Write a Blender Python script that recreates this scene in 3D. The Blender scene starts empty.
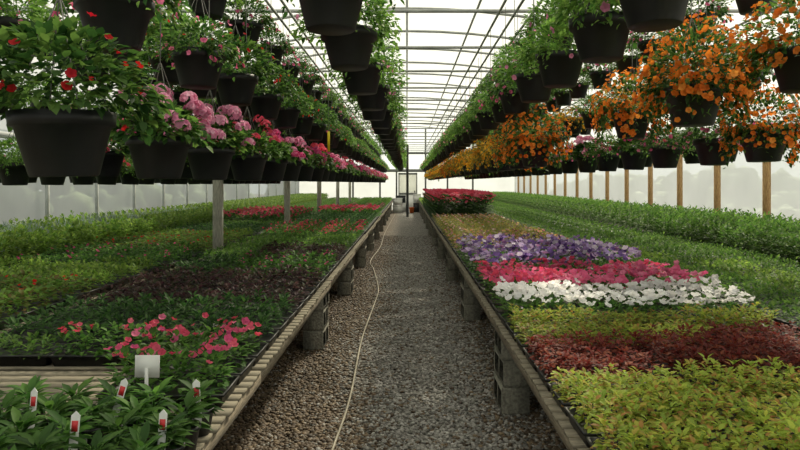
import bpy, math
import numpy as np
rng = np.random.default_rng(11)
C = bpy.context.scene.collection
def lin(h):
    h=h.lstrip('#'); o=[]
    for i in (0,2,4):
        c=int(h[i:i+2],16)/255
        o.append(c/12.92 if c<=0.04045 else ((c+0.055)/1.055)**2.4)
    return (o[0],o[1],o[2],1)
# ---------------------------------------------------------------- materials
def newmat(name):
    m=bpy.data.materials.new(name); m.use_nodes=True
    nt=m.node_tree; nt.nodes.clear()
    out=nt.nodes.new('ShaderNodeOutputMaterial')
    return m,nt,out
def plain(name,col,rough=0.6,bump=0,scale=30,col2=None,metal=0,spec=0.5,stretch=None):
    m,nt,out=newmat(name)
    p=nt.nodes.new('ShaderNodeBsdfPrincipled'); p.inputs['Roughness'].default_value=rough
    p.inputs['Metallic'].default_value=metal
    p.inputs['Specular IOR Level'].default_value=spec
    p.inputs['Base Color'].default_value=lin(col)
    tc=nt.nodes.new('ShaderNodeTexCoord'); n=nt.nodes.new('ShaderNodeTexNoise'); n.inputs['Scale'].default_value=scale
    src=tc.outputs['Object']
    if stretch:
        mp=nt.nodes.new('ShaderNodeMapping'); mp.inputs['Scale'].default_value=stretch
        nt.links.new(src,mp.inputs[0]); src=mp.outputs[0]
    nt.links.new(src,n.inputs['Vector'])
    if col2:
        r=nt.nodes.new('ShaderNodeValToRGB'); r.color_ramp.elements[0].color=lin(col); r.color_ramp.elements[1].color=lin(col2)
        r.color_ramp.elements[0].position=.35; r.color_ramp.elements[1].position=.65
        nt.links.new(n.outputs['Fac'],r.inputs[0]); nt.links.new(r.outputs[0],p.inputs['Base Color'])
    if bump:
        b=nt.nodes.new('ShaderNodeBump'); b.inputs['Strength'].default_value=bump; b.inputs['Distance'].default_value=.01
        nt.links.new(n.outputs['Fac'],b.inputs['Height']); nt.links.new(b.outputs[0],p.inputs['Normal'])
    nt.links.new(p.outputs[0],out.inputs[0]); return m
def island(name,cols,rough=.45,trans=.35,spec=.5,boost=1.0,sat=.95):
    m,nt,out=newmat(name)
    g=nt.nodes.new('ShaderNodeNewGeometry')
    oi=nt.nodes.new('ShaderNodeObjectInfo')
    r=nt.nodes.new('ShaderNodeValToRGB'); cr=r.color_ramp
    cr.elements[0].color=lin(cols[0]); cr.elements[1].color=lin(cols[-1])
    for i,c in enumerate(cols[1:-1]):
        e=cr.elements.new((i+1)/(len(cols)-1)); e.color=lin(c)
    nt.links.new(g.outputs['Random Per Island'],r.inputs[0])
    hs=nt.nodes.new('ShaderNodeHueSaturation'); hs.inputs['Saturation'].default_value=sat
    mr=nt.nodes.new('ShaderNodeMapRange'); mr.inputs['To Min'].default_value=.65*boost; mr.inputs['To Max'].default_value=1.25*boost
    nt.links.new(oi.outputs['Random'],mr.inputs['Value']); nt.links.new(mr.outputs[0],hs.inputs['Value'])
    nt.links.new(r.outputs[0],hs.inputs['Color'])
    p=nt.nodes.new('ShaderNodeBsdfPrincipled'); p.inputs['Roughness'].default_value=rough
    p.inputs['Specular IOR Level'].default_value=spec
    t=nt.nodes.new('ShaderNodeBsdfTranslucent'); mx=nt.nodes.new('ShaderNodeMixShader'); mx.inputs[0].default_value=trans
    nt.links.new(hs.outputs[0],p.inputs['Base Color']); nt.links.new(hs.outputs[0],t.inputs[0])
    nt.links.new(p.outputs[0],mx.inputs[1]); nt.links.new(t.outputs[0],mx.inputs[2]); nt.links.new(mx.outputs[0],out.inputs[0])
    return m
def film(name,col,tfac,dfac=.3,tint='#ffffff'):
    m,nt,out=newmat(name)
    tr=nt.nodes.new('ShaderNodeBsdfTransparent'); tr.inputs[0].default_value=lin(tint)
    tl=nt.nodes.new('ShaderNodeBsdfTranslucent'); d=nt.nodes.new('ShaderNodeBsdfDiffuse')
    tc=nt.nodes.new('ShaderNodeTexCoord'); n=nt.nodes.new('ShaderNodeTexNoise'); n.inputs['Scale'].default_value=.9; n.inputs['Detail'].default_value=4
    nt.links.new(tc.outputs['Object'],n.inputs['Vector'])
    r=nt.nodes.new('ShaderNodeValToRGB'); c=lin(col); r.color_ramp.elements[0].color=tuple(x*.7 for x in c[:3])+(1,); r.color_ramp.elements[1].color=c
    nt.links.new(n.outputs['Fac'],r.inputs[0])
    for s in (tl,d): nt.links.new(r.outputs[0],s.inputs[0])
    m1=nt.nodes.new('ShaderNodeMixShader'); m1.inputs[0].default_value=dfac
    nt.links.new(tl.outputs[0],m1.inputs[1]); nt.links.new(d.outputs[0],m1.inputs[2])
    m2=nt.nodes.new('ShaderNodeMixShader'); m2.inputs[0].default_value=tfac
    nt.links.new(m1.outputs[0],m2.inputs[1]); nt.links.new(tr.outputs[0],m2.inputs[2]); nt.links.new(m2.outputs[0],out.inputs[0])
    return m
M={}
M['black']=plain('black_plastic','#15171a',.45,col2='#202224',scale=8)
M['tray']=plain('tray_plastic','#101212',.5)
M['wire']=plain('wire','#6b6b66',.4,metal=.6)
M['pipe']=plain('galvanised_pipe','#8c908d',.6,metal=.0,col2='#a4a8a4',scale=6)
M['gpost']=plain('pale_grey_post','#a9adab',.6,col2='#bfc3c0',scale=6)
M['slat']=plain('weathered_slat','#6e6859',.85,.4,12,'#948b77',stretch=(1,14,1))
M['rail']=plain('weathered_rail','#6f6656',.85,.4,12,'#938875',stretch=(14,1,14))
M['block']=plain('concrete_block','#6c6a60',.95,.8,60,'#8f8d80')
M['postw']=plain('whitewashed_post','#a9a69a',.8,.3,14,'#cbc8bb',stretch=(6,6,1))
M['postb']=plain('tan_lumber','#8d6a42',.8,.3,14,'#b89664',stretch=(6,6,1))
M['white']=plain('white_plastic','#dfe0dc',.5)
M['red']=plain('tag_red','#c22a2e',.5)
M['yellow']=plain('sticky_yellow','#e8d21c',.4)
M['hose']=plain('tan_hose','#8f8876',.5,col2='#a59d8a',scale=5)
M['orange']=plain('orange_plastic','#d5682a',.5)
M['door']=plain('white_door','#b9bdbc',.6,col2='#c8cbca',scale=3)
M['dark']=plain('dark_metal','#2c2e2f',.5)
M['grey']=plain('grey_stud','#6a6d6b',.7)
M['hedge']=island('outdoor_foliage',['#4c5a3a','#6a7850','#5a6844','#7c8860'],.8,.1,.2)
M['roof']=film('poly_roof','#e8e9e2',.48,.15,'#efeee8')
M['wallf']=film('poly_wall','#e6ebeb',.3,.2,'#e2e8e6')
def gravel_floor():
    m,nt,out=newmat('gravel_ground')
    p=nt.nodes.new('ShaderNodeBsdfPrincipled'); p.inputs['Roughness'].default_value=.85
    tc=nt.nodes.new('ShaderNodeTexCoord'); v=nt.nodes.new('ShaderNodeTexVoronoi'); v.inputs['Scale'].default_value=50
    nt.links.new(tc.outputs['Object'],v.inputs['Vector'])
    sp=nt.nodes.new('ShaderNodeSeparateColor'); nt.links.new(v.outputs['Color'],sp.inputs[0])
    rs=[]
    for cs in (('#3f3d38','#716e68','#9a9790'),('#33291f','#58472f','#7c664a')):
        r=nt.nodes.new('ShaderNodeValToRGB'); cr=r.color_ramp
        cr.elements[0].color=lin(cs[0]); cr.elements[1].color=lin(cs[2]); e=cr.elements.new(.5); e.color=lin(cs[1])
        nt.links.new(sp.outputs[0],r.inputs[0]); rs.append(r)
    sx=nt.nodes.new('ShaderNodeSeparateXYZ'); nt.links.new(tc.outputs['Object'],sx.inputs[0])
    nz=nt.nodes.new('ShaderNodeTexNoise'); nz.inputs['Scale'].default_value=2.5; nt.links.new(tc.outputs['Object'],nz.inputs['Vector'])
    ad=nt.nodes.new('ShaderNodeMath'); ad.operation='MULTIPLY_ADD'; ad.inputs[1].default_value=.6; nt.links.new(nz.outputs['Fac'],ad.inputs[0]); nt.links.new(sx.outputs['X'],ad.inputs[2])
    mr=nt.nodes.new('ShaderNodeMapRange'); mr.inputs['From Min'].default_value=-.35; mr.inputs['From Max'].default_value=.05; mr.inputs['To Min'].default_value=.8; mr.inputs['To Max'].default_value=.1
    nt.links.new(ad.outputs[0],mr.inputs['Value'])
    mx=nt.nodes.new('ShaderNodeMix'); mx.data_type='RGBA'; nt.links.new(mr.outputs[0],mx.inputs[0]); nt.links.new(rs[0].outputs[0],mx.inputs[6]); nt.links.new(rs[1].outputs[0],mx.inputs[7])
    nt.links.new(mx.outputs[2],p.inputs['Base Color'])
    b=nt.nodes.new('ShaderNodeBump'); b.invert=True; b.inputs['Strength'].default_value=.9; b.inputs['Distance'].default_value=.015
    nt.links.new(v.outputs['Distance'],b.inputs['Height']); nt.links.new(b.outputs[0],p.inputs['Normal'])
    nt.links.new(p.outputs[0],out.inputs[0]); return m
M['ground']=gravel_floor()
M['stone']=island('gravel_stones',['#65635d','#96938c','#7a7872','#b8b5ae','#a19e97','#cecbc4','#85827b'],.65,0,.4)
M['stoneb']=island('brown_stones',['#40352a','#6e5b46','#564736','#8a7358','#4c4032','#9c876a'],.65,0,.4)
L={ 'lime':['#7f9a34','#a6bc40','#c2c44a','#b87c44','#8eac3c','#b6c648','#96b040'],
 'cored':['#541c1c','#8e2e26','#6c2320','#9c4c2c','#782824'],
 'mid':['#2c5220','#4d7a2e','#6a963a','#3f6c28'],
 'dark':['#22431d','#375c2a','#527a34'],
 'seed':['#3c6422','#588230','#76983e','#4c782c'],
 'seedb':['#5c8a2e','#7ca03a','#9cb84c','#6a9034'],
 'bronze':['#33222a','#503038','#5e4240','#3a4628','#452530'],
 'silver':['#7e9488','#b0c0b6','#94a89c'],
 'olive':['#66762e','#8c8e3a','#a8984a','#788638'],
 'bask':['#24481c','#3c6428','#5c8434','#769a42'],
 'baskb':['#3f6a26','#608c34','#84a846','#4f7c2c'],
 'begon':['#4c7a2c','#78a03c','#5e7e30','#7c6438','#66943c']}
for k,c in L.items(): M['L'+k]=island('leaf_'+k,c,.58,.52,.3)
F={'white':['#e8e6ea','#ffffff','#f4f0ee'],'pink':['#d85a86','#e87ca4','#dc6690','#f09cb8','#c84878'],
 'magenta':['#c83a74','#e0609a','#d04a84','#ea86b0'],'purple':['#5a3a80','#8f74b4','#b4a0d4','#70447e','#e4dcec','#4a2c6c','#cdb8de','#c070a8'],
 'red':['#b01a1c','#d42a28','#c41f30'],'orange':['#cc6420','#ea8a30','#dc7424','#f0a048'],
 'yorange':['#e09c24','#f0c03c','#d8841e','#f0d050'],'lpink':['#e090b4','#f2b8d2','#dc78a6','#f6cce0'],
 'mix':['#b83038','#d8c47a','#d88a9a','#dcd4c0','#8a3040'],'coral':['#dc4868','#e66882','#d8548c','#ec88a4'],'redpink':['#cc3a50','#e45a70','#d44460','#ea7890']}
for k,c in F.items(): M['F'+k]=island('petal_'+k,c,.6,.45,.2,sat=1)
# ---------------------------------------------------------------- mesh helpers
def mk(name,chunks,mats,smooth=False):
    vs=[];ls=[];lt=[];mi=[];off=0
    for V,Fc,k in chunks:
        V=np.asarray(V,float);Fc=np.asarray(Fc,int)
        vs.append(V);ls.append((Fc+off).ravel());lt.append(np.full(len(Fc),Fc.shape[1]));mi.append(np.full(len(Fc),k));off+=len(V)
    V=np.concatenate(vs);Ls=np.concatenate(ls);T=np.concatenate(lt);K=np.concatenate(mi)
    me=bpy.data.meshes.new(name)
    me.vertices.add(len(V));me.vertices.foreach_set('co',V.astype(np.float32).ravel())
    me.loops.add(len(Ls));me.loops.foreach_set('vertex_index',Ls.astype(np.int32))
    me.polygons.add(len(T));st=np.concatenate([[0],np.cumsum(T)[:-1]])
    me.polygons.foreach_set('loop_start',st.astype(np.int32))
    me.polygons.foreach_set('loop_total',T.astype(np.int32))
    me.polygons.foreach_set('material_index',K.astype(np.int32))
    if smooth: me.polygons.foreach_set('use_smooth',np.ones(len(T),bool))
    for m in mats: me.materials.append(m)
    me.update(calc_edges=True);me.validate();return me
def box(x0,x1,y0,y1,z0,z1):
    V=[(x,y,z) for z in (z0,z1) for y in (y0,y1) for x in (x0,x1)]
    return np.array(V),np.array([(0,2,3,1),(4,5,7,6),(0,1,5,4),(2,6,7,3),(0,4,6,2),(1,3,7,5)])
def tube(pts,r,n=6):
    P=np.array(pts,float);V=[];Fc=[]
    for i,p in enumerate(P):
        t=P[min(i+1,len(P)-1)]-P[max(i-1,0)];t/=np.linalg.norm(t)
        a=np.cross(t,[0,0,1]);
        if np.linalg.norm(a)<.1:a=np.cross(t,[0,1,0])
        a/=np.linalg.norm(a);b=np.cross(t,a)
        for k in range(n):
            an=2*math.pi*k/n;V.append(p+r*(math.cos(an)*a+math.sin(an)*b))
    for i in range(len(P)-1):
        for k in range(n):
            k2=(k+1)%n;Fc.append((i*n+k,i*n+k2,(i+1)*n+k2,(i+1)*n+k))
    return np.array(V),np.array(Fc)
def lathe(prof,n):
    V=[];Fc=[]
    for r,z in prof:
        for k in range(n):
            a=2*math.pi*k/n;V.append((r*math.cos(a),r*math.sin(a),z))
    for i in range(len(prof)-1):
        for k in range(n):
            k2=(k+1)%n;Fc.append((i*n+k,i*n+k2,(i+1)*n+k2,(i+1)*n+k))
    return np.array(V),np.array(Fc)
def obj(name,me,parent=None,loc=(0,0,0),rot=None,sc=None):
    o=bpy.data.objects.new(name,me);C.objects.link(o)
    if parent:o.parent=parent
    o.location=loc
    if rot is not None:o.rotation_euler=rot
    if sc is not None:o.scale=sc
    return o
def tag(o,label=None,cat=None,group=None,kind=None):
    if label:o['label']=label
    if cat:o['category']=cat
    if group:o['group']=group
    if kind:o['kind']=kind
    return o
def leafT(w,droop,lod=0):
    if lod: return np.array([(0,0,0),(-w,.45,.08),(0,.45,0),(w,.45,.08),(0,1,-droop)]),np.array([(0,2,1),(0,3,2),(1,2,4),(2,3,4)])
    z=lambda t:-droop*t*t
    return (np.array([(0,0,0),(-w*.85,.3,z(.3)+w*.35),(0,.3,z(.3)),(w*.85,.3,z(.3)+w*.35),(-w*.8,.66,z(.66)+w*.25),(0,.66,z(.66)),(w*.8,.66,z(.66)+w*.25),(0,1,z(1))]),
     np.array([(0,2,1),(0,3,2),(1,2,5),(1,5,4),(2,3,6),(2,6,5),(4,5,7),(5,6,7)]))
def flowerT(k=5,cup=.35,notch=.78):
    V=[(0,0,-cup)]
    for i in range(2*k):
        a=math.pi*i/k;r=1 if i%2==0 else notch
        V.append((r*math.cos(a),r*math.sin(a),.08 if i%2==0 else .0))
    return np.array(V),np.array([(0,1+i,1+(i+1)%(2*k)) for i in range(2*k)])
def petuniaT():
    V=[(0,0,-.6)];n=15
    for ring,(rr,zz) in enumerate(((.3,-.2),(1,.06))):
        for i in range(n):
            a=2*math.pi*i/n;lob=(1,1,.88)[i%3] if ring else 1
            V.append((rr*lob*math.cos(a),rr*lob*math.sin(a),zz+((.14,.02,-.1)[i%3] if ring else 0)))
    Fc=[(0,1+i,1+(i+1)%n) for i in range(n)]
    for i in range(n):
        j=(i+1)%n;Fc+=[(1+i,1+n+i,1+n+j),(1+i,1+n+j,1+j)]
    return np.array(V),np.array(Fc)
def frames(az,el,roll):
    Y=np.stack([np.cos(el)*np.cos(az),np.cos(el)*np.sin(az),np.sin(el)],1)
    X=np.stack([np.sin(az),-np.cos(az),np.zeros_like(az)],1)
    Z=np.cross(X,Y);c=np.cos(roll)[:,None];s=np.sin(roll)[:,None]
    return np.stack([X*c+Z*s,Y,Z*c-X*s],1)
def nframes(N):
    N=N/np.linalg.norm(N,axis=1,keepdims=True)
    a=rng.normal(size=N.shape);X=np.cross(a,N);X/=np.linalg.norm(X,axis=1,keepdims=True);Y=np.cross(N,X)
    return np.stack([X,Y,N],1)
def scat(T,pos,R,s):
    V0,F0=T;n=len(pos);s=np.broadcast_to(np.asarray(s,float),(n,))
    V=np.einsum('vk,nkj->nvj',V0,R)*s[:,None,None]+pos[:,None,:]
    Fc=(F0[None]+(np.arange(n)*len(V0))[:,None,None]).reshape(-1,3)
    return V.reshape(-1,3),Fc
U=lambda a,b,n:rng.uniform(a,b,n)
# ---------------------------------------------------------------- flats of bedding plants
FW,FD=.545,.28
PITCH=.308
SP={
'coleus_lime_flat':(9,5,30,.031,.27,.10,.012,-10,50,0,0,0,'Llime',None,'tray of compact chartreuse coleus with reddish tips'),
'coleus_red_flat':(9,5,26,.032,.28,.10,.012,-10,50,0,0,0,'Lcored',None,'tray of dark red coleus foliage plants'),
'white_petunia_flat':(6,3,20,.040,.28,.10,.03,0,60,76,.026,.18,'Lmid','Fwhite','tray of white petunias in full bloom'),
'pink_petunia_flat':(6,3,18,.040,.28,.10,.03,0,60,66,.026,.19,'Lmid','Fpink','tray of pink petunias in full bloom'),
'coral_petunia_flat':(6,3,18,.040,.28,.10,.03,0,60,64,.025,.18,'Lmid','Fcoral','tray of coral and magenta petunias'),
'purple_petunia_flat':(6,3,16,.040,.28,.12,.03,0,60,50,.028,.22,'Lmid','Fpurple','tray of purple, lavender and white petunias'),
'mixed_flower_flat':(6,3,14,.040,.28,.09,.03,0,60,16,.022,.12,'Lolive','Fmix','tray of mixed red, cream and pink annuals'),
'olive_foliage_flat':(6,3,16,.045,.26,.09,.025,0,60,4,.020,.12,'Lolive','Fmix','tray of olive green foliage plants'),
'red_geranium_flat':(5,3,26,.07,.42,.48,.05,0,60,40,.042,.62,'Ldark','Fredpink','tray of tall rosy red flowering geraniums'),
'rose_bedding_flat':(5,3,20,.06,.42,.16,.05,0,60,20,.034,.24,'Lmid','Fredpink','tray of rosy red bedding plants in bloom'),
'green_seedling_flat':(7,4,13,.040,.26,.08,.006,10,70,0,0,0,'Lseed',None,'tray of young green vegetable seedlings'),
'tall_green_flat':(7,4,22,.060,.26,.34,.015,5,65,0,0,0,'Lseed',None,'tray of tall leafy green transplants'),
'bright_seedling_flat':(7,4,13,.042,.28,.09,.006,10,70,0,0,0,'Lseedb',None,'tray of bright green leafy seedlings'),
'tall_bright_flat':(7,4,20,.060,.28,.26,.015,5,65,0,0,0,'Lseedb',None,'tray of tall bright green transplants'),
'dark_impatiens_flat':(5,3,24,.050,.2,.10,.010,5,55,0,.022,.13,'Ldark',None,'tray of dark green narrow-leaved impatiens'),
'bronze_foliage_flat':(6,3,20,.044,.26,.09,.010,0,50,0,.018,.13,'Lbronze',None,'tray of burgundy and bronze leaved plants'),
'magenta_impatiens_flat':(5,3,20,.045,.3,.10,.012,0,60,4,.017,.14,'Lmid','Fmagenta','tray of plants with magenta blooms'),
'pink_impatiens_flat':(4,3,42,.044,.28,.15,.04,0,60,40,.019,.2,'Lmid','Fcoral','tray of bushy plants with coral pink blooms'),
'red_impatiens_flat':(5,3,24,.045,.28,.11,.02,0,60,18,.017,.16,'Lmid','Fredpink','tray of leafy plants with rosy red blooms'),
'begonia_flat':(5,3,20,.043,.42,.11,.015,0,55,3,.016,.15,'Lbegon','Fred','tray of yellow-green begonias with red flecks'),
'silver_foliage_flat':(7,4,18,.05,.16,.26,.02,20,80,0,0,0,'Lsilver',None,'tray of silvery grey dusty foliage'),
}
def flat_geo(sp,lod=0):
    nx,ny,nl,ln,w,h,spd,e0,e1,nf,rf,hf,lm,fm,lab=sp
    if lod: nl=max(5,int(nl*.45)); ln*=1.25
    cx=(np.arange(nx)+.5)/nx*(FW-.03)-(FW-.03)/2;cy=(np.arange(ny)+.5)/ny*(FD-.03)-(FD-.03)/2
    X,Y=np.meshgrid(cx,cy);X=X.ravel();Y=Y.ravel();n=len(X)
    hh=U(.75,1.25,n)
    X=np.repeat(X+U(-.01,.01,n),nl);Y=np.repeat(Y+U(-.01,.01,n),nl);hh=np.repeat(hh,nl)
    t=rng.random(n*nl);z=.05+t*h*hh
    az=U(0,2*math.pi,n*nl);el=np.radians(e0+(e1-e0)*(t**1.2)+U(-15,15,n*nl))
    pos=np.stack([X+np.cos(az)*spd*(.2+rng.random(n*nl)),Y+np.sin(az)*spd*(.2+rng.random(n*nl)),z],1)
    ch=[scat(leafT(w,.3,lod),pos,frames(az,el,U(-.4,.4,n*nl)),ln*U(.7,1.2,n*nl))+(0,)]
    fl=[]
    if nf and fm:
        nn=nf if not lod else max(1,int(nf*.6))
        P=np.stack([U(-FW/2,FW/2,nn),U(-FD/2,FD/2,nn),.05+hf*U(.65,1.1,nn)],1)
        N=np.stack([U(-.8,.8,nn),U(-1.2,.6,nn),np.ones(nn)],1)
        fl=[scat(flowerT() if lod else petuniaT(),P,nframes(N),rf*(1.3 if lod else 1)*U(.8,1.15,nn))+(1,)]
    return ch,fl
def tray_mesh():
    a,b=FW/2-.004,FD/2-.004
    loops=[(a-.02,b-.02,0),(a-.006,b-.006,.05),(a,b,.05),(a,b,.06),(a-.008,b-.008,.06),(a-.012,b-.012,.045)]
    V=[];Fc=[]
    for x,y,z in loops:V+=[(-x,-y,z),(x,-y,z),(x,y,z),(-x,y,z)]
    for i in range(len(loops)-1):
        for k in range(4):
            k2=(k+1)%4;Fc.append((4*i+k,4*i+k2,4*i+4+k2,4*i+4+k))
    Fc+=[(0,3,2,1),(20,21,22,23)]
    return mk('tray',[(V,Fc,0)],[M['tray']])
TRAY=tray_mesh()
TPL={}
def tpl(name):
    if name not in TPL:
        vs=[]
        for i in range(2):
            f,b=flat_geo(SP[name])
            vs.append((mk(name+'_foliage',f,[M[SP[name][12]]]),mk(name+'_blossoms',[(x[0],x[1],0) for x in b],[M[SP[name][13]]]) if b else None))
        TPL[name]=vs
    return TPL[name]
BZ=.647
def place_flat(name,x,y,key=None):
    fo,bl=tpl(name)[rng.integers(2)]
    r=bpy.data.objects.new(name,None);r.empty_display_size=.1;C.objects.link(r)
    r.location=(x,y,BZ);r.rotation_euler=(0,0,(math.pi if rng.random()<.5 else 0)+rng.uniform(-.02,.02))
    obj('tray',TRAY,r);s=rng.uniform(.85,1.15)
    obj('foliage',fo,r,sc=(1,1,s))
    if bl: obj('blossoms',bl,r,sc=(1,1,s))
    tag(r,SP[name][14]+' on slatted bench','tray of plants','bedding plant trays')
FAR={}
def far_flat(name,x,y,key): FAR.setdefault((name,key),[]).append((x,y))
def layout(key,ystart,yind,yend,fn):
    x0=BX[key];y=ystart
    while y<yend:
        for c in range(3):
            x=x0+FW*(c+.5)+.005
            n=fn(c,y)
            if n: (place_flat if y<yind else far_flat)(n,x,y,key)
        y+=PITCH
def fR1(c,y):
    if y<3.0:return 'coleus_lime_flat'
    if y<3.55:return 'coleus_red_flat'
    if y<3.8:return 'coleus_red_flat' if c==2 else 'coleus_lime_flat'
    if y<4.1:return 'coleus_lime_flat'
    if y<4.8:return 'white_petunia_flat'
    if y<6.0:return 'coral_petunia_flat' if (c==0 or y>5.5) else 'pink_petunia_flat'
    if y<8.2:return 'purple_petunia_flat'
    if y<10.8:return 'mixed_flower_flat'
    if y<14.5:return 'olive_foliage_flat'
    if y<16.5:return 'mixed_flower_flat'
    if y<25:return 'red_geranium_flat'
    return 'bright_seedling_flat'
def fR2(c,y):return 'green_seedling_flat' if (int(y/1.7)+c)%4 or y>10 else 'bright_seedling_flat'
def fR3(c,y):return 'tall_green_flat'
def fL1(c,y):
    if y<3.4:return (None,None,'pink_impatiens_flat')[c]
    if y<3.7:return ('green_seedling_flat','red_impatiens_flat','red_impatiens_flat')[c]
    if y<4.6:return 'dark_impatiens_flat'
    if y<6.1:return 'bronze_foliage_flat'
    if y<7.3:return 'magenta_impatiens_flat' if c else 'dark_impatiens_flat'
    if y<8.6:return 'bronze_foliage_flat' if c else 'green_seedling_flat'
    if y<10.3:return 'green_seedling_flat'
    if y<13:return 'red_impatiens_flat'
    if y<17:return 'dark_impatiens_flat'
    if y<19:return 'rose_bedding_flat'
    if y<25:return 'magenta_impatiens_flat'
    return 'green_seedling_flat'
def fL2(c,y):
    if y<5.6:return 'begonia_flat'
    if y<6.8:return 'bright_seedling_flat'
    if y<8.2:return 'magenta_impatiens_flat'
    if y<10:return 'begonia_flat'
    if y<11:return 'bright_seedling_flat'
    if y<13:return 'dark_impatiens_flat'
    return 'rose_bedding_flat' if 14<=y<18 else 'green_seedling_flat'
def fL3(c,y):
    if c==1 and 7.5<y<16:return 'silver_foliage_flat'
    return 'tall_bright_flat'
BX={'R1':.62,'R2':2.42,'R3':4.22,'L1':-2.41,'L2':-4.25,'L3':-6.05}
layout('R1',1.5,12,36,fR1)
layout('R2',3.0,10.5,36,fR2)
layout('R3',6.2,11.5,36,fR3)
layout('L1',2.83,12,36,fL1)
layout('L2',3.5,11,36,fL2)
layout('L3',6.4,11.5,36,fL3)
for (n,key),pl in FAR.items():
    g=[flat_geo(SP[n],1) for _ in range(2)];ch=[]
    tb=box(-FW/2+.006,FW/2-.006,-FD/2+.006,FD/2-.006,0,.055)
    for i,(x,y) in enumerate(pl):
        f,b=g[i%2];o=np.array([x,y,BZ])
        for V,Fc,k in f+b:ch.append((V+o,Fc,k))
        ch.append((tb[0]+o,tb[1],2))
    fm=SP[n][13]
    ob=obj(n.replace('_flat','_bed'),mk(n+'_bed',ch,[M[SP[n][12]],M[fm] if fm else M['tray'],M['tray']]))
    tag(ob,'long run of '+SP[n][14].replace('tray of ',''),'bedding plants',kind='stuff')
# ---------------------------------------------------------------- benches & blocks
def bench(x0,y0,y1):
    r=bpy.data.objects.new('slatted_bench',None);C.objects.link(r);r.location=(x0,y0,.57)
    W=1.65;ln=y1-y0-.01
    for rx in (.0,W/2-.02,W-.03):obj('rail',mk('rail',[box(rx,rx+.04,0,ln,0,.06)+(0,)],[M['rail']]),r)
    ch=[];y=.01
    while y+.062<ln:
        j=rng.uniform(-.006,.006);ch.append(box(-.012+j,W+.018+j,y,y+.066,.0602,.0745)+(0,));y+=.09
    obj('slats',mk('slats',ch,[M['slat']]),r)
    tag(r,'weathered wooden slatted greenhouse bench on concrete blocks','bench','greenhouse benches')
def block_mesh():
    u=[-.195,-.165,-.015,.015,.165,.195];v=[0,.03,.16,.189];V=[];Fc=[];idx={}
    for s,x in enumerate((-.095,.095)):
        for i,a in enumerate(u):
            for j,b in enumerate(v):idx[s,i,j]=len(V);V.append((x,a,b))
    for i in range(5):
        for j in range(3):
            if j==1 and i in (1,3):
                for (a,b) in (((i,j),(i+1,j)),((i+1,j),(i+1,j+1)),((i+1,j+1),(i,j+1)),((i,j+1),(i,j))):
                    Fc.append((idx[(0,)+a],idx[(0,)+b],idx[(1,)+b],idx[(1,)+a]))
                continue
            q=[(i,j),(i+1,j),(i+1,j+1),(i,j+1)]
            Fc.append([idx[(0,)+a] for a in q][::-1]);Fc.append([idx[(1,)+a] for a in q])
    per=[(i,0) for i in range(5)]+[(5,j) for j in range(3)]+[(i,3) for i in range(5,0,-1)]+[(0,j) for j in range(3,0,-1)]
    for k in range(len(per)):
        a,b=per[k],per[(k+1)%len(per)];Fc.append((idx[(0,)+a],idx[(0,)+b],idx[(1,)+b],idx[(1,)+a]))
    return mk('block',[(V,Fc,0)],[M['block']])
BLK=block_mesh()
def stack(x,y):
    for k in range(3):
        o=obj('concrete_block',BLK,loc=(x+rng.uniform(-.008,.008),y+rng.uniform(-.01,.01),.19*k),rot=(0,0,rng.uniform(-.04,.04)))
        tag(o,'grey hollow concrete block stacked under a plant bench','concrete block','bench support blocks')
for k,x0 in BX.items():
    ys=(.3 if k=='L1' else 1.6-3 if k=='R1' else 2.0 if k in('R2','L2') else 5.0)
    y=ys;J=[]
    while y<36:
        bench(x0,y,min(y+3,36.5));J.append(y);y+=3
    for y in J:
        if y<2:continue
        if k in('R1','L1'):
            ins=.5 if y<3.5 else .13
            stack(x0+(ins if k=='R1' else .13),y);stack(x0+(1.65-ins if k=='L1' else 1.52),y)
        elif y<12: stack(x0+.13,y);stack(x0+1.52,y)
# ---------------------------------------------------------------- hanging baskets
POTM=mk('pot',[lathe([(.001,0),(.095,0),(.1,.004),(.138,.155),(.152,.157),(.155,.2),(.146,.2),(.14,.175),(.001,.175)],28)+(0,)],[M['black']],True)
POTL=lathe([(.001,0),(.1,0),(.138,.155),(.155,.16),(.155,.2),(.001,.19)],10)
def hanger_geo(top,n=4,r=.0022):
    ch=[]
    for k in range(4):
        a=math.pi/4+k*math.pi/2
        ch.append(tube([(.15*math.cos(a),.15*math.sin(a),.19),(.004*math.cos(a),.004*math.sin(a),.56)],r,n))
    ch.append(tube([(0,0,.555),(0,0,top)],r*1.2,n))
    return ch
BS={
'green_hanging_basket':('Lbaskb','Flpink',.034,.3,.24,.22,1250,18,.12,'f',4,.018,'black hanging basket overflowing with trailing bright green foliage','hanging basket'),
'pink_geranium_basket':('Lbask','Flpink',.044,.46,.20,.15,620,3,.06,'u',30,.014,'black hanging basket of pale pink geraniums in full bloom','hanging basket'),
'magenta_geranium_basket':('Lbask','Fmagenta',.044,.46,.2,.14,600,3,.06,'u',22,.013,'black hanging basket of magenta pink geraniums','hanging basket'),
'red_geranium_basket':('Lbask','Fredpink',.042,.44,.22,.18,750,5,.07,'u',13,.012,'black hanging basket of leafy plants with red flower clusters','hanging basket'),
'begonia_basket':('Lbask','Fred',.036,.38,.24,.23,1200,6,.09,'f',18,.015,'black hanging basket of full green leaves with small red blooms','hanging basket'),
'orange_petunia_basket':('Lbask','Forange',.034,.28,.27,.28,1100,48,.2,'f',430,.0175,'black hanging basket smothered in small trailing orange petunias','hanging basket'),
'golden_calibrachoa_basket':('Lolive','Fyorange',.034,.28,.26,.2,520,28,.16,'f',280,.019,'black hanging basket of golden orange small petunias','hanging basket'),
'fuchsia_basket':('Lbask','Fpink',.034,.28,.24,.21,1150,16,.11,'f',34,.017,'black hanging basket of green foliage with small pink blooms','hanging basket'),
}
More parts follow.
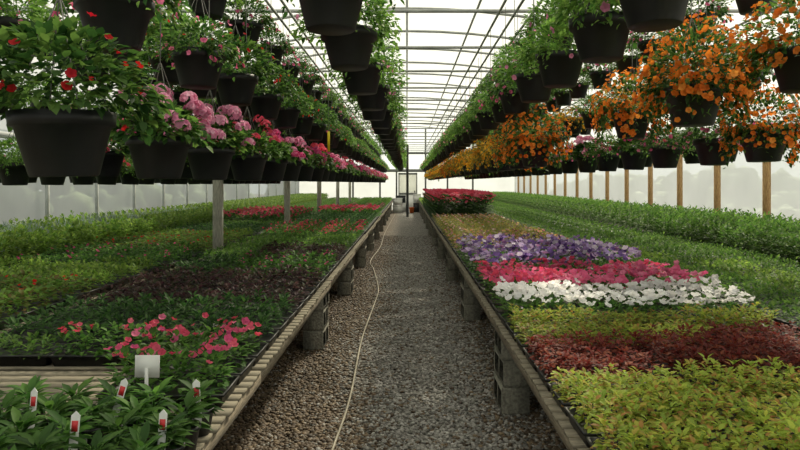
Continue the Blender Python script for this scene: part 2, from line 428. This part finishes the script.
def basket_geo(sp,lod=0):
    lm,fm,ln,w,R,H,n,ns,sl,fk,nf,rf=sp[:12]
    if lod:n=int(n*.15);ln*=2.1;ns=ns//2
    u=rng.random(n)**.5;az=U(0,2*math.pi,n);ph=np.arccos(rng.uniform(-.1,1,n));rr=.55+.45*u
    lump=1+.2*np.sin(az*3+rng.random()*6)*np.sin(ph)
    pos=np.stack([R*rr*lump*np.sin(ph)*np.cos(az),R*rr*lump*np.sin(ph)*np.sin(az),.2+H*rr*np.cos(ph)],1)
    el=np.pi/2-ph+U(-.7,.5,n);az2=az+U(-.8,.8,n)
    P=[pos];A=[az2];E=[el]
    ends=[]
    for s in range(ns):
        a=rng.uniform(0,2*math.pi);L_=sl*rng.uniform(.5,1.2);m=7 if lod else 20
        t=np.linspace(0,1,m);r=.13+.1*np.sqrt(t)*rng.uniform(.8,1.2)
        z=.22+.04*np.sin(t*3)-L_*t**1.6
        p=np.stack([r*np.cos(a+t*.2),r*np.sin(a+t*.2),z],1)+rng.normal(0,.014,(m,3))
        P.append(p);A.append(a+U(-1.5,1.5,m));E.append(U(-1.0,.4,m));ends.append(p)
    P=np.concatenate(P);A=np.concatenate(A);E=np.concatenate(E)
    fo=[scat(leafT(w,.35,lod),P,frames(A,E,U(-.5,.5,len(P))),ln*U(.6,1.25,len(P)))+(0,)]
    fl=[]
    if fk=='f':
        k=nf if not lod else max(2,nf//3)
        ph=np.arccos(rng.uniform(-.25,1,k));az=U(0,2*math.pi,k)
        D=np.stack([np.sin(ph)*np.cos(az),np.sin(ph)*np.sin(az),np.cos(ph)],1)
        p=D*np.array([R*1.12,R*1.12,H*1.12])*U(.82,1.1,k)[:,None]+np.array([0,0,.2])
        if ends and nf>20:
            k2=k//2
            e=np.concatenate(ends);e=e[rng.integers(0,len(e),k2)];c=e.copy();c[:,2]=0
            cn=c/np.linalg.norm(c,axis=1,keepdims=True);p[:k2]=e+cn*.03;D[:k2]=cn+np.array([0,0,.2])
        fl=[scat(flowerT() if lod else petuniaT(),p,nframes(D+rng.normal(0,.3,D.shape)),rf*(1.7 if lod else 1)*U(.75,1.2,k))+(1,)]
    else:
        pts=[];nr=[];st=[]
        for i in range(nf):
            ph=math.acos(rng.uniform(.0,1));az=rng.uniform(0,2*math.pi)
            d=np.array([math.sin(ph)*math.cos(az),math.sin(ph)*math.sin(az),math.cos(ph)])
            c=d*np.array([R*1.15,R*1.15,H*1.5])*rng.uniform(.9,1.1)+np.array([0,0,.2])
            st.append(tube([d*.08+np.array([0,0,.2]),c],.0025,4)+(0,))
            m=9 if lod else 30
            q=rng.normal(size=(m,3));q/=np.linalg.norm(q,axis=1,keepdims=True);q[:,2]=np.abs(q[:,2])-.25
            pts.append(c+q*.042);nr.append(q)
        pts=np.concatenate(pts);nr=np.concatenate(nr)
        fl=[scat(flowerT(5,.2),pts,nframes(nr),rf*(1.5 if lod else 1)*U(.8,1.2,len(pts)))+(1,)]
        fo+=st
    return fo,fl
BT={}
def btpl(n):
    if n not in BT:
        BT[n]=[]
        for i in range(2):
            fo,fl=basket_geo(BS[n])
            BT[n].append((mk(n+'_foliage',fo,[M[BS[n][0]]]),mk(n+'_blossoms',[(a,b,0) for a,b,_ in fl],[M[BS[n][1]]])))
    return BT[n]
HG={}
PZ=3.36
queue=[]
def row(x,zc,ys,fn):
    for i,y in enumerate(ys):queue.append((x+(rng.uniform(-.03,.03) if i>2 else 0),y,zc-.1,fn(i,y)))
def seq(first,start,step,end=34):
    l=list(first);y=start
    while y<end:l.append(y+rng.uniform(-.06,.06));y+=step
    return l
pick=lambda *a:(lambda i,y:a[int(rng.integers(len(a)))])
row(-.31,2.32,seq([2.6,3.46,4.45],5.4,.92),pick('green_hanging_basket','green_hanging_basket','green_hanging_basket','fuchsia_basket'))
row(-1.2,2.25,seq([2.63,3.68,4.5],5.45,.92),pick('green_hanging_basket','begonia_basket','fuchsia_basket'))
def fC(i,y):
    if i==0:return 'begonia_basket'
    if i in(1,2):return 'pink_geranium_basket'
    return ('magenta_geranium_basket','pink_geranium_basket','magenta_geranium_basket','red_geranium_basket')[i%4]
for i,(x,y) in enumerate([(-1.08,2.02),(-1.2,3.1),(-1.23,4.0)]):queue.append((x,y,1.62,fC(i,y)))
row(-1.22,1.72,seq([],4.85,.86),lambda i,y:fC(i+3,y))
row(-1.36,2.83,seq([],4.3,1.0,30),pick('green_hanging_basket','fuchsia_basket'))
row(-1.9,2.5,seq([],4.2,.9,22),pick('green_hanging_basket','begonia_basket'))
row(-2.35,2.45,seq([],2.9,.95,22),pick('begonia_basket','green_hanging_basket','red_geranium_basket'))
row(-2.35,1.75,seq([],5.0,.9,20),pick('red_geranium_basket','magenta_geranium_basket','green_hanging_basket'))
row(-2.4,3.0,seq([],4.6,1.0,18),pick('green_hanging_basket','fuchsia_basket'))
row(-3.6,1.68,seq([5.88,6.5],7.1,.62,18),pick('green_hanging_basket','red_geranium_basket'))
row(-3.6,2.3,seq([],4.7,.85,20),pick('green_hanging_basket','fuchsia_basket'))
row(-3.6,2.95,seq([],5.4,.95,18),pick('green_hanging_basket','fuchsia_basket'))
row(-4.8,1.7,seq([],7.5,.62,18),pick('green_hanging_basket','red_geranium_basket'))
row(.95,2.3,seq([2.45,3.13,3.98,4.72],5.5,.85),pick('green_hanging_basket','green_hanging_basket','fuchsia_basket'))
row(1.12,1.84,seq([],5.6,.8,32),pick('golden_calibrachoa_basket','golden_calibrachoa_basket','golden_calibrachoa_basket','orange_petunia_basket'))
row(1.3,2.85,seq([],3.6,.95,30),pick('green_hanging_basket','fuchsia_basket'))
row(2.4,1.84,seq([5.0,5.95],6.8,.85,26),pick('fuchsia_basket','magenta_geranium_basket','fuchsia_basket','pink_geranium_basket'))
row(2.45,2.9,seq([4.5,5.4],6.3,.9,22),pick('green_hanging_basket','fuchsia_basket'))
row(2.4,2.4,seq([],5.2,1.0,24),pick('fuchsia_basket','green_hanging_basket','golden_calibrachoa_basket'))
row(3.7,1.95,seq([],6.6,.85,20),pick('red_geranium_basket','fuchsia_basket'))
row(3.7,2.7,seq([],6.0,.9,20),pick('green_hanging_basket','fuchsia_basket'))
queue+= [(1.50,3.35,1.90,'orange_petunia_basket'),(1.98,3.2,2.06,'orange_petunia_basket'),(2.34,4.2,1.74,'orange_petunia_basket'),(1.85,4.1,2.1,'orange_petunia_basket'),(1.75,5.0,1.95,'orange_petunia_basket')]
queue.sort(key=lambda q:q[1])
NB=300
for i,(x,y,z,n) in enumerate(queue[:NB]):
    r=bpy.data.objects.new(n,None);r.empty_display_size=.1;C.objects.link(r);r.location=(x,y,z)
    r.rotation_euler=(rng.uniform(-.03,.03),rng.uniform(-.03,.03),0)
    az=rng.uniform(0,6.28);s=rng.uniform(.92,1.1)
    fo,bl=btpl(n)[rng.integers(2)]
    obj('pot',POTM,r)
    obj('foliage',fo,r,rot=(0,0,az),sc=(s,s,s));obj('blossoms',bl,r,rot=(0,0,az),sc=(s,s,s))
    hk=round(PZ-.015-z,1)
    if hk not in HG:HG[hk]=mk('hanger',[a+(0,) for a in hanger_geo(max(.57,PZ-.015-z))],[M['wire']])
    obj('hanger',HG[hk],r)
    tag(r,BS[n][12],'hanging basket','hanging baskets under the roof pipes')
rest=queue[NB:]
if rest:
    names=list(BS);mats=[M['black'],M['wire']];ix={}
    g={n:basket_geo(BS[n],1) for n in names};ch=[]
    for n in names:
        ix[n]=len(mats);mats+=[M[BS[n][0]],M[BS[n][1]]]
    for x,y,z,n in rest:
        o=np.array([x,y,z]);ch.append((POTL[0]+o,POTL[1],0))
        for V,Fc,k in g[n][0]+g[n][1]:ch.append((V+o,Fc,ix[n]+k))
        for V,Fc in hanger_geo(max(.57,PZ-z),3):ch.append((V+o,Fc,1))
    tag(obj('hanging_baskets',mk('hanging_baskets',ch,mats)),'distant rows of flowering hanging baskets','hanging baskets',kind='stuff')
for x in (-4.8,-3.6,-2.36,-1.9,-1.36,-1.21,-.31,.95,1.12,1.3,1.48,1.85,2.0,2.42,3.7):
    o=obj('basket_pipe',mk('basket_pipe',[tube([(x,.5,PZ),(x,37.8,PZ)],.014,8)+(0,)],[M['pipe']],True))
    tag(o,'long galvanised pipe carrying hanging baskets','pipe','basket hanging pipes')
# ---------------------------------------------------------------- building
HW=6.4;EAVE=2.4;RISE=2.5;YA,YB=-2.0,38.0
def az_(x):return EAVE+RISE*math.sqrt(max(0,1-(x/HW)**2))
ang=np.linspace(math.pi,0,29)
prof=[(HW*math.cos(a),EAVE+RISE*math.sin(a)) for a in ang]
V=[];Fc=[]
ny=12
for j in range(ny+1):
    y=YA+(YB-YA)*j/ny
    for x,z in prof:V.append((x,y,z+.03))
for j in range(ny):
    for i in range(len(prof)-1):a=j*len(prof)+i;Fc.append((a,a+1,a+1+len(prof),a+len(prof)))
tag(obj('ceiling',mk('ceiling',[(V,Fc,0)],[M['roof']],True)),'curved translucent white plastic greenhouse roof','roof',kind='structure')
for s,nm in ((-1,'wall_left'),(1,'wall_right')):
    V=[(s*(HW+.02),YA,0),(s*(HW+.02),YB,0),(s*(HW+.02),YB,EAVE+.05),(s*(HW+.02),YA,EAVE+.05)]
    tag(obj(nm,mk(nm,[(V,[(0,1,2,3)],0)],[M['wallf']])),'translucent white plastic side wall','wall',kind='structure')
def endwall(y,nm):
    V=[(x,y,0) for x,z in prof]+[(x,y,z+.03) for x,z in prof];n=len(prof)
    F_=[(i,i+1,n+i+1,n+i) for i in range(n-1)]
    tag(obj(nm,mk(nm,[(V,F_,0)],[M['wallf']])),'translucent plastic end wall','wall',kind='structure')
endwall(YB,'wall_far');endwall(YA,'wall_near')
fl=obj('floor',mk('floor',[([(-40,-30,0),(40,-30,0),(40,90,0),(-40,90,0)],[(0,1,2,3)],0)],[M['ground']]))
tag(fl,'crushed gravel greenhouse ground','floor',kind='structure')
archm=mk('arch',[tube([(x*.998,0,z) for x,z in prof],.028,6)+(0,)],[M['pipe']],True)
cx=HW*math.sqrt(1-((3.4-EAVE)/RISE)**2)
chordm=mk('chord',[tube([(-cx,0,3.4),(cx,0,3.4)],.02,6)+(0,)],[M['pipe']],True)
strutm=mk('strut',[tube(p,.014,5)+(0,) for p in ([(-2.6,0,3.4),(-2.6,0,az_(2.6))],[(2.6,0,3.4),(2.6,0,az_(2.6))],[(0,0,3.4),(0,0,az_(0))])],[M['pipe']])
ty=1.3
while ty<37.9:
    r=bpy.data.objects.new('roof_truss',None);C.objects.link(r);r.location=(0,ty,0)
    obj('arch',archm,r);obj('chord',chordm,r);obj('strut',strutm,r)
    tag(r,'galvanised pipe roof arch with cross chord','roof truss','roof trusses')
    ty+=1.8
for x in (-3.2,0,1.3,3.2):
    o=obj('roof_purlin',mk('roof_purlin',[tube([(x,YA,az_(x)-.03),(x,YB,az_(x)-.03)],.024,6)+(0,)],[M['pipe']]))
    tag(o,'lengthwise galvanised roof purlin','purlin','roof purlins')
pm=mk('wall_post',[box(-.045,.045,-.055,.055,0,EAVE)+(0,)],[M['postb']])
pg=mk('wall_post_grey',[box(-.025,.025,-.03,.03,0,EAVE)+(0,)],[M['gpost']])
y=2.3
while y<37.5:
    tag(obj('wall_post',pm,loc=(HW-.05,y,0)),'tan wooden side wall post','post','wooden wall posts')
    tag(obj('wall_post',pg,loc=(-HW+.05,y,0)),'grey side wall post','post','grey wall posts')
    y+=1.8
for k,s in enumerate((-1,1)):
    for j,(z0,z1) in enumerate(((.0,.25),(EAVE-.1,EAVE))):
        xx=sorted((s*(HW-.1+.001),s*(HW-.1-.04)))
        tag(obj('trim_%d'%(k*2+j+1),mk('trim',[box(xx[0],xx[1],YA,YB,z0,z1)+(0,)],[M['postb'] if s>0 else M['door']])),'lengthwise board along the side wall','trim',kind='structure')
for y in (8.5,13.4,18.3,23.2,28.1):
    tag(obj('support_post',mk('support_post',[box(-.055,.055,-.055,.055,0,3.38)+(0,)],[M['postw']]),loc=(-2.51,y,0)),'whitewashed wooden roof support post between benches','post','roof support posts')
for i,x in enumerate((-3.2,-1.6,-.62,1.1,2.4,3.9)):
    tag(obj('end_wall_stud',mk('stud',[box(x-.05,x+.05,YB-.12,YB-.03,0,az_(x)-.05)+(0,)],[M['grey']])),'upright stud of the plastic end wall','stud','end wall studs')
tag(obj('trim_7',mk('trim',[box(-6.2,6.2,YB-.17,YB-.121,2.25,2.42)+(0,)],[M['grey']])),'cross beam on the end wall','trim',kind='structure')
tag(obj('trim_8',mk('trim',[box(-5.6,5.6,YB-.17,YB-.121,3.3,3.42)+(0,)],[M['grey']])),'upper cross beam on the end wall','trim',kind='structure')
r=bpy.data.objects.new('door_1',None);C.objects.link(r);r.location=(.05,YB-.1,0);tag(r,'pale door at the end of the aisle','door',kind='structure')
obj('panel',mk('panel',[box(-.5,.5,0,.04,.02,.95)+(0,)],[M['white']]),r)
obj('pane',mk('pane',[box(-.5,.5,.01,.03,.95,2.1)+(0,)],[M['roof']]),r)
obj('frame',mk('frame',[box(-.56,-.5,-.02,.05,0,2.2)+(0,),box(.5,.56,-.02,.05,0,2.2)+(0,),box(-.56,.56,-.02,.05,2.1,2.2)+(0,),box(-.5,.5,-.02,.05,.92,1.02)+(0,)],[M['grey']]),r)
obj('handle',mk('handle',[box(.38,.44,-.04,0,1.03,1.15)+(0,)],[M['dark']]),r)
tag(obj('end_post',mk('ewp',[tube([(.02,30.2,0),(.02,30.2,3.4)],.06,8)+(0,)],[M['dark']])),'dark vertical support pipe near the far door','post')
o=obj('orange_bucket',mk('bucket',[lathe([(.001,0),(.1,0),(.14,.3),(.15,.31),(.13,.31),(.09,.03),(.001,.03)],20)+(0,)],[M['orange']],True),loc=(.25,34,.0));tag(o,'orange plastic bucket standing near the far door','bucket')
def crate(x,y,w,h,z=0,m='white'):
    t=.02
    b=[box(-w/2,w/2,-.2,-.2+t,.02,h),box(-w/2,w/2,.2-t,.2,.02,h),box(-w/2,-w/2+t,-.2,.2,.02,h),box(w/2-t,w/2,-.2,.2,.02,h),box(-w/2,w/2,-.2,.2,0,.03),box(-w/2-.01,w/2+.01,-.215,-.2,h-.05,h)]
    tag(obj('plastic_crate',mk('crate',[q+(0,) for q in b],[M[m]]),loc=(x,y,z)),('white' if m=='white' else 'dark')+' plastic crate stacked near the far door','crate','stacked crates')
crate(-.5,34.5,.55,.4);crate(-.5,34.5,.5,.38,.402);crate(-.35,35.6,.6,.5);crate(-.35,35.6,.55,.4,.502,'dark');crate(.55,35.2,.4,.5,0,'dark');crate(.55,35.2,.4,.5,.502,'white')
# ---------------------------------------------------------------- gravel stones
phi=(1+5**.5)/2
iv=np.array([(-1,phi,0),(1,phi,0),(-1,-phi,0),(1,-phi,0),(0,-1,phi),(0,1,phi),(0,-1,-phi),(0,1,-phi),(phi,0,-1),(phi,0,1),(-phi,0,-1),(-phi,0,1)])/1.9
ifc=np.array([(0,11,5),(0,5,1),(0,1,7),(0,7,10),(0,10,11),(1,5,9),(5,11,4),(11,10,2),(10,7,6),(7,1,8),(3,9,4),(3,4,2),(3,2,6),(3,6,8),(3,8,9),(4,9,5),(2,4,11),(6,2,10),(8,6,7),(9,8,1)])
ch=[]
for k in range(6):
    tv=iv*np.array([1.25,.95,.6])*(1+rng.uniform(-.22,.22,(12,1)))
    n=10000
    yy=3.4+16*rng.random(n)**2;xx=U(-1.25,1.1,n)
    R=frames(U(0,6.28,n),U(-.25,.25,n),U(-.25,.25,n));S=U(.006,.016,n)
    P=np.stack([xx,yy,U(.0,.009,n)],1)
    pb=np.clip(.4-(xx+.36+.12*np.sin(yy*1.3))*1.6,0.08,.88)+.9*np.clip(xx-.42,0,.5);br=rng.random(n)<pb
    ch.append(scat((tv,ifc),P[~br],R[~br],S[~br])+(0,));ch.append(scat((tv,ifc),P[br],R[br],S[br]*1.2)+(1,))
tag(obj('gravel',mk('gravel',ch,[M['stone'],M['stoneb']])),'loose grey and brown crushed stone on the aisle','gravel',kind='stuff')
ch=[]
for s in (-1,1):
    n=900
    P=np.stack([s*U(9.5,13,n),U(0,42,n),U(.2,1.9,n)**1.0],1)
    P[:,2]*=.6+.4*np.sin(P[:,1]*.9+s)
    ch.append(scat((iv*(1+rng.uniform(-.2,.2,(12,1))),ifc),P,frames(U(0,6,n),U(-1,1,n),U(-1,1,n)),U(.25,.6,n))+(0,))
n=500;P=np.stack([U(-9,9,n),U(41,44,n),U(.2,2.2,n)],1)
ch.append(scat((iv,ifc),P,frames(U(0,6,n),U(-1,1,n),U(-1,1,n)),U(.3,.7,n))+(0,))
tag(obj('outdoor_shrubs',mk('shrubs',ch,[M['hedge']])),'blurred green shrubs outside the plastic walls','shrubs',kind='stuff')
# hose
pts=np.array([(-.45,2.4),(-.46,3.1),(-.44,3.84),(-.42,4.72),(-.457,6.5),(-.43,8.2),(-.43,9.6),(-.62,11.8),(-.74,13),(-.66,16),(-.70,20),(-.66,26),(-.6,33)])
def catmull(P,n=10):
    o=[];Q=np.vstack([2*P[0]-P[1],P,2*P[-1]-P[-2]])
    for i in range(1,len(Q)-2):
        for t in np.linspace(0,1,n,endpoint=False):
            a,b,c,d=Q[i-1],Q[i],Q[i+1],Q[i+2]
            o.append(.5*((2*b)+(c-a)*t+(2*a-5*b+4*c-d)*t*t+(3*b-a-3*c+d)*t**3))
    o.append(P[-1]);return np.array(o)
hp=catmull(pts);hp=np.column_stack([hp,np.full(len(hp),.021)])
tag(obj('garden_hose',mk('hose',[tube(hp,.0085,10)+(0,)],[M['hose']],True)),'long pale tan garden hose lying along the gravel aisle','hose')
r=bpy.data.objects.new('sticky_trap',None);C.objects.link(r);r.location=(-.82,6.7,0)
obj('card',mk('card',[box(-.013,.013,-.002,.002,1.93,2.14)+(0,)],[M['yellow']]),r)
obj('wire',mk('w',[tube([(0,0,2.13),(0,0,3.4)],.002,4)+(0,)],[M['wire']]),r)
tag(r,'yellow sticky insect trap strip hanging on a wire','insect trap')
# ---------------------------------------------------------------- foreground potted plants
PP=mk('nursery_pot',[lathe([(.001,0),(.04,0),(.055,.085),(.06,.086),(.06,.1),(.055,.1),(.052,.088),(.001,.088)],20)+(0,)],[M['black']],True)
PF=[]
for v in range(4):
    n=50;t=rng.random(n);az=U(0,6.28,n);z=.09+.07*t
    pos=np.stack([np.cos(az)*.015,np.sin(az)*.015,z],1)
    a=scat(leafT(.2,.35),pos,frames(az,np.radians(2+50*t+U(-12,12,n)),U(-.3,.3,n)),U(.05,.09,n))+(0,)
    st=tube([(0,0,.08),(.003,0,.16)],.004,5)+(0,)
    PF.append(mk('impatiens_foliage',[a,st],[M['Lmid']]))
FLW=mk('pink_bloom',[scat(petuniaT(),np.array([[.02,-.02,.2],[-.03,.0,.19]]),nframes(np.array([[.1,-.6,1],[-.3,-.3,1.]])),np.array([.026,.022]))+(0,)],[M['Fmagenta']])
def clean_tag():
    b=[(-.014,-.12),(.014,-.12),(.015,.024),(0,.038),(-.015,.024)]
    me=bpy.data.meshes.new('plant_tag');V=[(x,0,z) for x,z in b]+[(x,.0015,z) for x,z in b]
    me.from_pydata(V,[],[(0,1,2,3,4),(9,8,7,6,5)]+[(i,i+5,(i+1)%5+5,(i+1)%5) for i in range(5)]);me.materials.append(M['white']);return me
TAGM=clean_tag()
PIC=mk('picture',[box(-.0105,.0105,-.0012,-.0004,-.025,.008)+(0,)],[M['red']])
tags=[(-1.33,2.34,.842),(-1.04,2.36,.84),(-.79,2.40,.825),(-.79,2.1,.828),(-1.06,2.05,.83)]
pp=[]
for yy in np.arange(1.6,2.5,.165):
    for xx in np.arange(-2.25,-.8,.16):pp.append((xx+.02+rng.uniform(-.01,.01),yy+rng.uniform(-.01,.01)))
has={}
for t in tags:
    i=min(range(len(pp)),key=lambda j:(pp[j][0]-t[0])**2+(pp[j][1]-t[1])**2);has[i]=t
for i,(x,y) in enumerate(pp):
    if x<-.64*y-.25:continue
    r=bpy.data.objects.new('potted_impatiens',None);C.objects.link(r);r.location=(x,y,BZ)
    obj('pot',PP,r);obj('foliage',PF[i%4],r,rot=(0,0,rng.uniform(0,6.28)))
    if i%19==4:obj('blossoms',FLW,r)
    if i in has:
        T_=has[i];q=np.clip(np.array([T_[0]-x,T_[1]-y]),-.05,.05)
        t=obj('plant_tag',TAGM,r,loc=(q[0],min(q[1],-.02),T_[2]-BZ),rot=(-.2,rng.uniform(-.2,.2),rng.uniform(-.35,.35)))
        obj('picture',PIC,t)
    tag(r,'green impatiens in black nursery pot'+(' with red and white tag' if i in has else ' on the bench'),'potted plant','potted impatiens on the bench')
r=bpy.data.objects.new('blank_sign',None);C.objects.link(r);r.location=(-1.06,2.6,BZ)
obj('card',mk('card',[box(-.05,.05,-.002,.002,.16,.25)+(0,)],[M['white']]),r,rot=(-.06,0,0))
obj('stake',mk('stake',[box(-.007,.007,.002,.006,0,.2)+(0,)],[M['white']]),r)
tag(r,'blank square white plastic sign on a stake','sign')
# ---------------------------------------------------------------- light, camera
w=bpy.data.worlds.new('World');bpy.context.scene.world=w;w.use_nodes=True
bg=w.node_tree.nodes['Background'];bg.inputs[0].default_value=(.97,.98,.94,1);bg.inputs[1].default_value=.97
sd=bpy.data.lights.new('sun','SUN');sd.energy=9.5;sd.angle=math.radians(4);sd.color=(1,.92,.75)
so=bpy.data.objects.new('sun',sd);C.objects.link(so)
from mathutils import Vector
d=Vector((-.45,-1.05,-1.0));so.rotation_euler=d.to_track_quat('-Z','Y').to_euler()
cam=bpy.data.cameras.new('camera');cam.lens=28.8;cam.sensor_width=36;cam.shift_y=-.0525;cam.shift_x=-.00875
co=bpy.data.objects.new('camera',cam);C.objects.link(co);co.location=(0,0,1.6);co.rotation_euler=(math.pi/2,0,0)
bpy.context.scene.camera=co
bpy.context.scene.view_settings.view_transform='Standard'
bpy.context.scene.view_settings.exposure=0
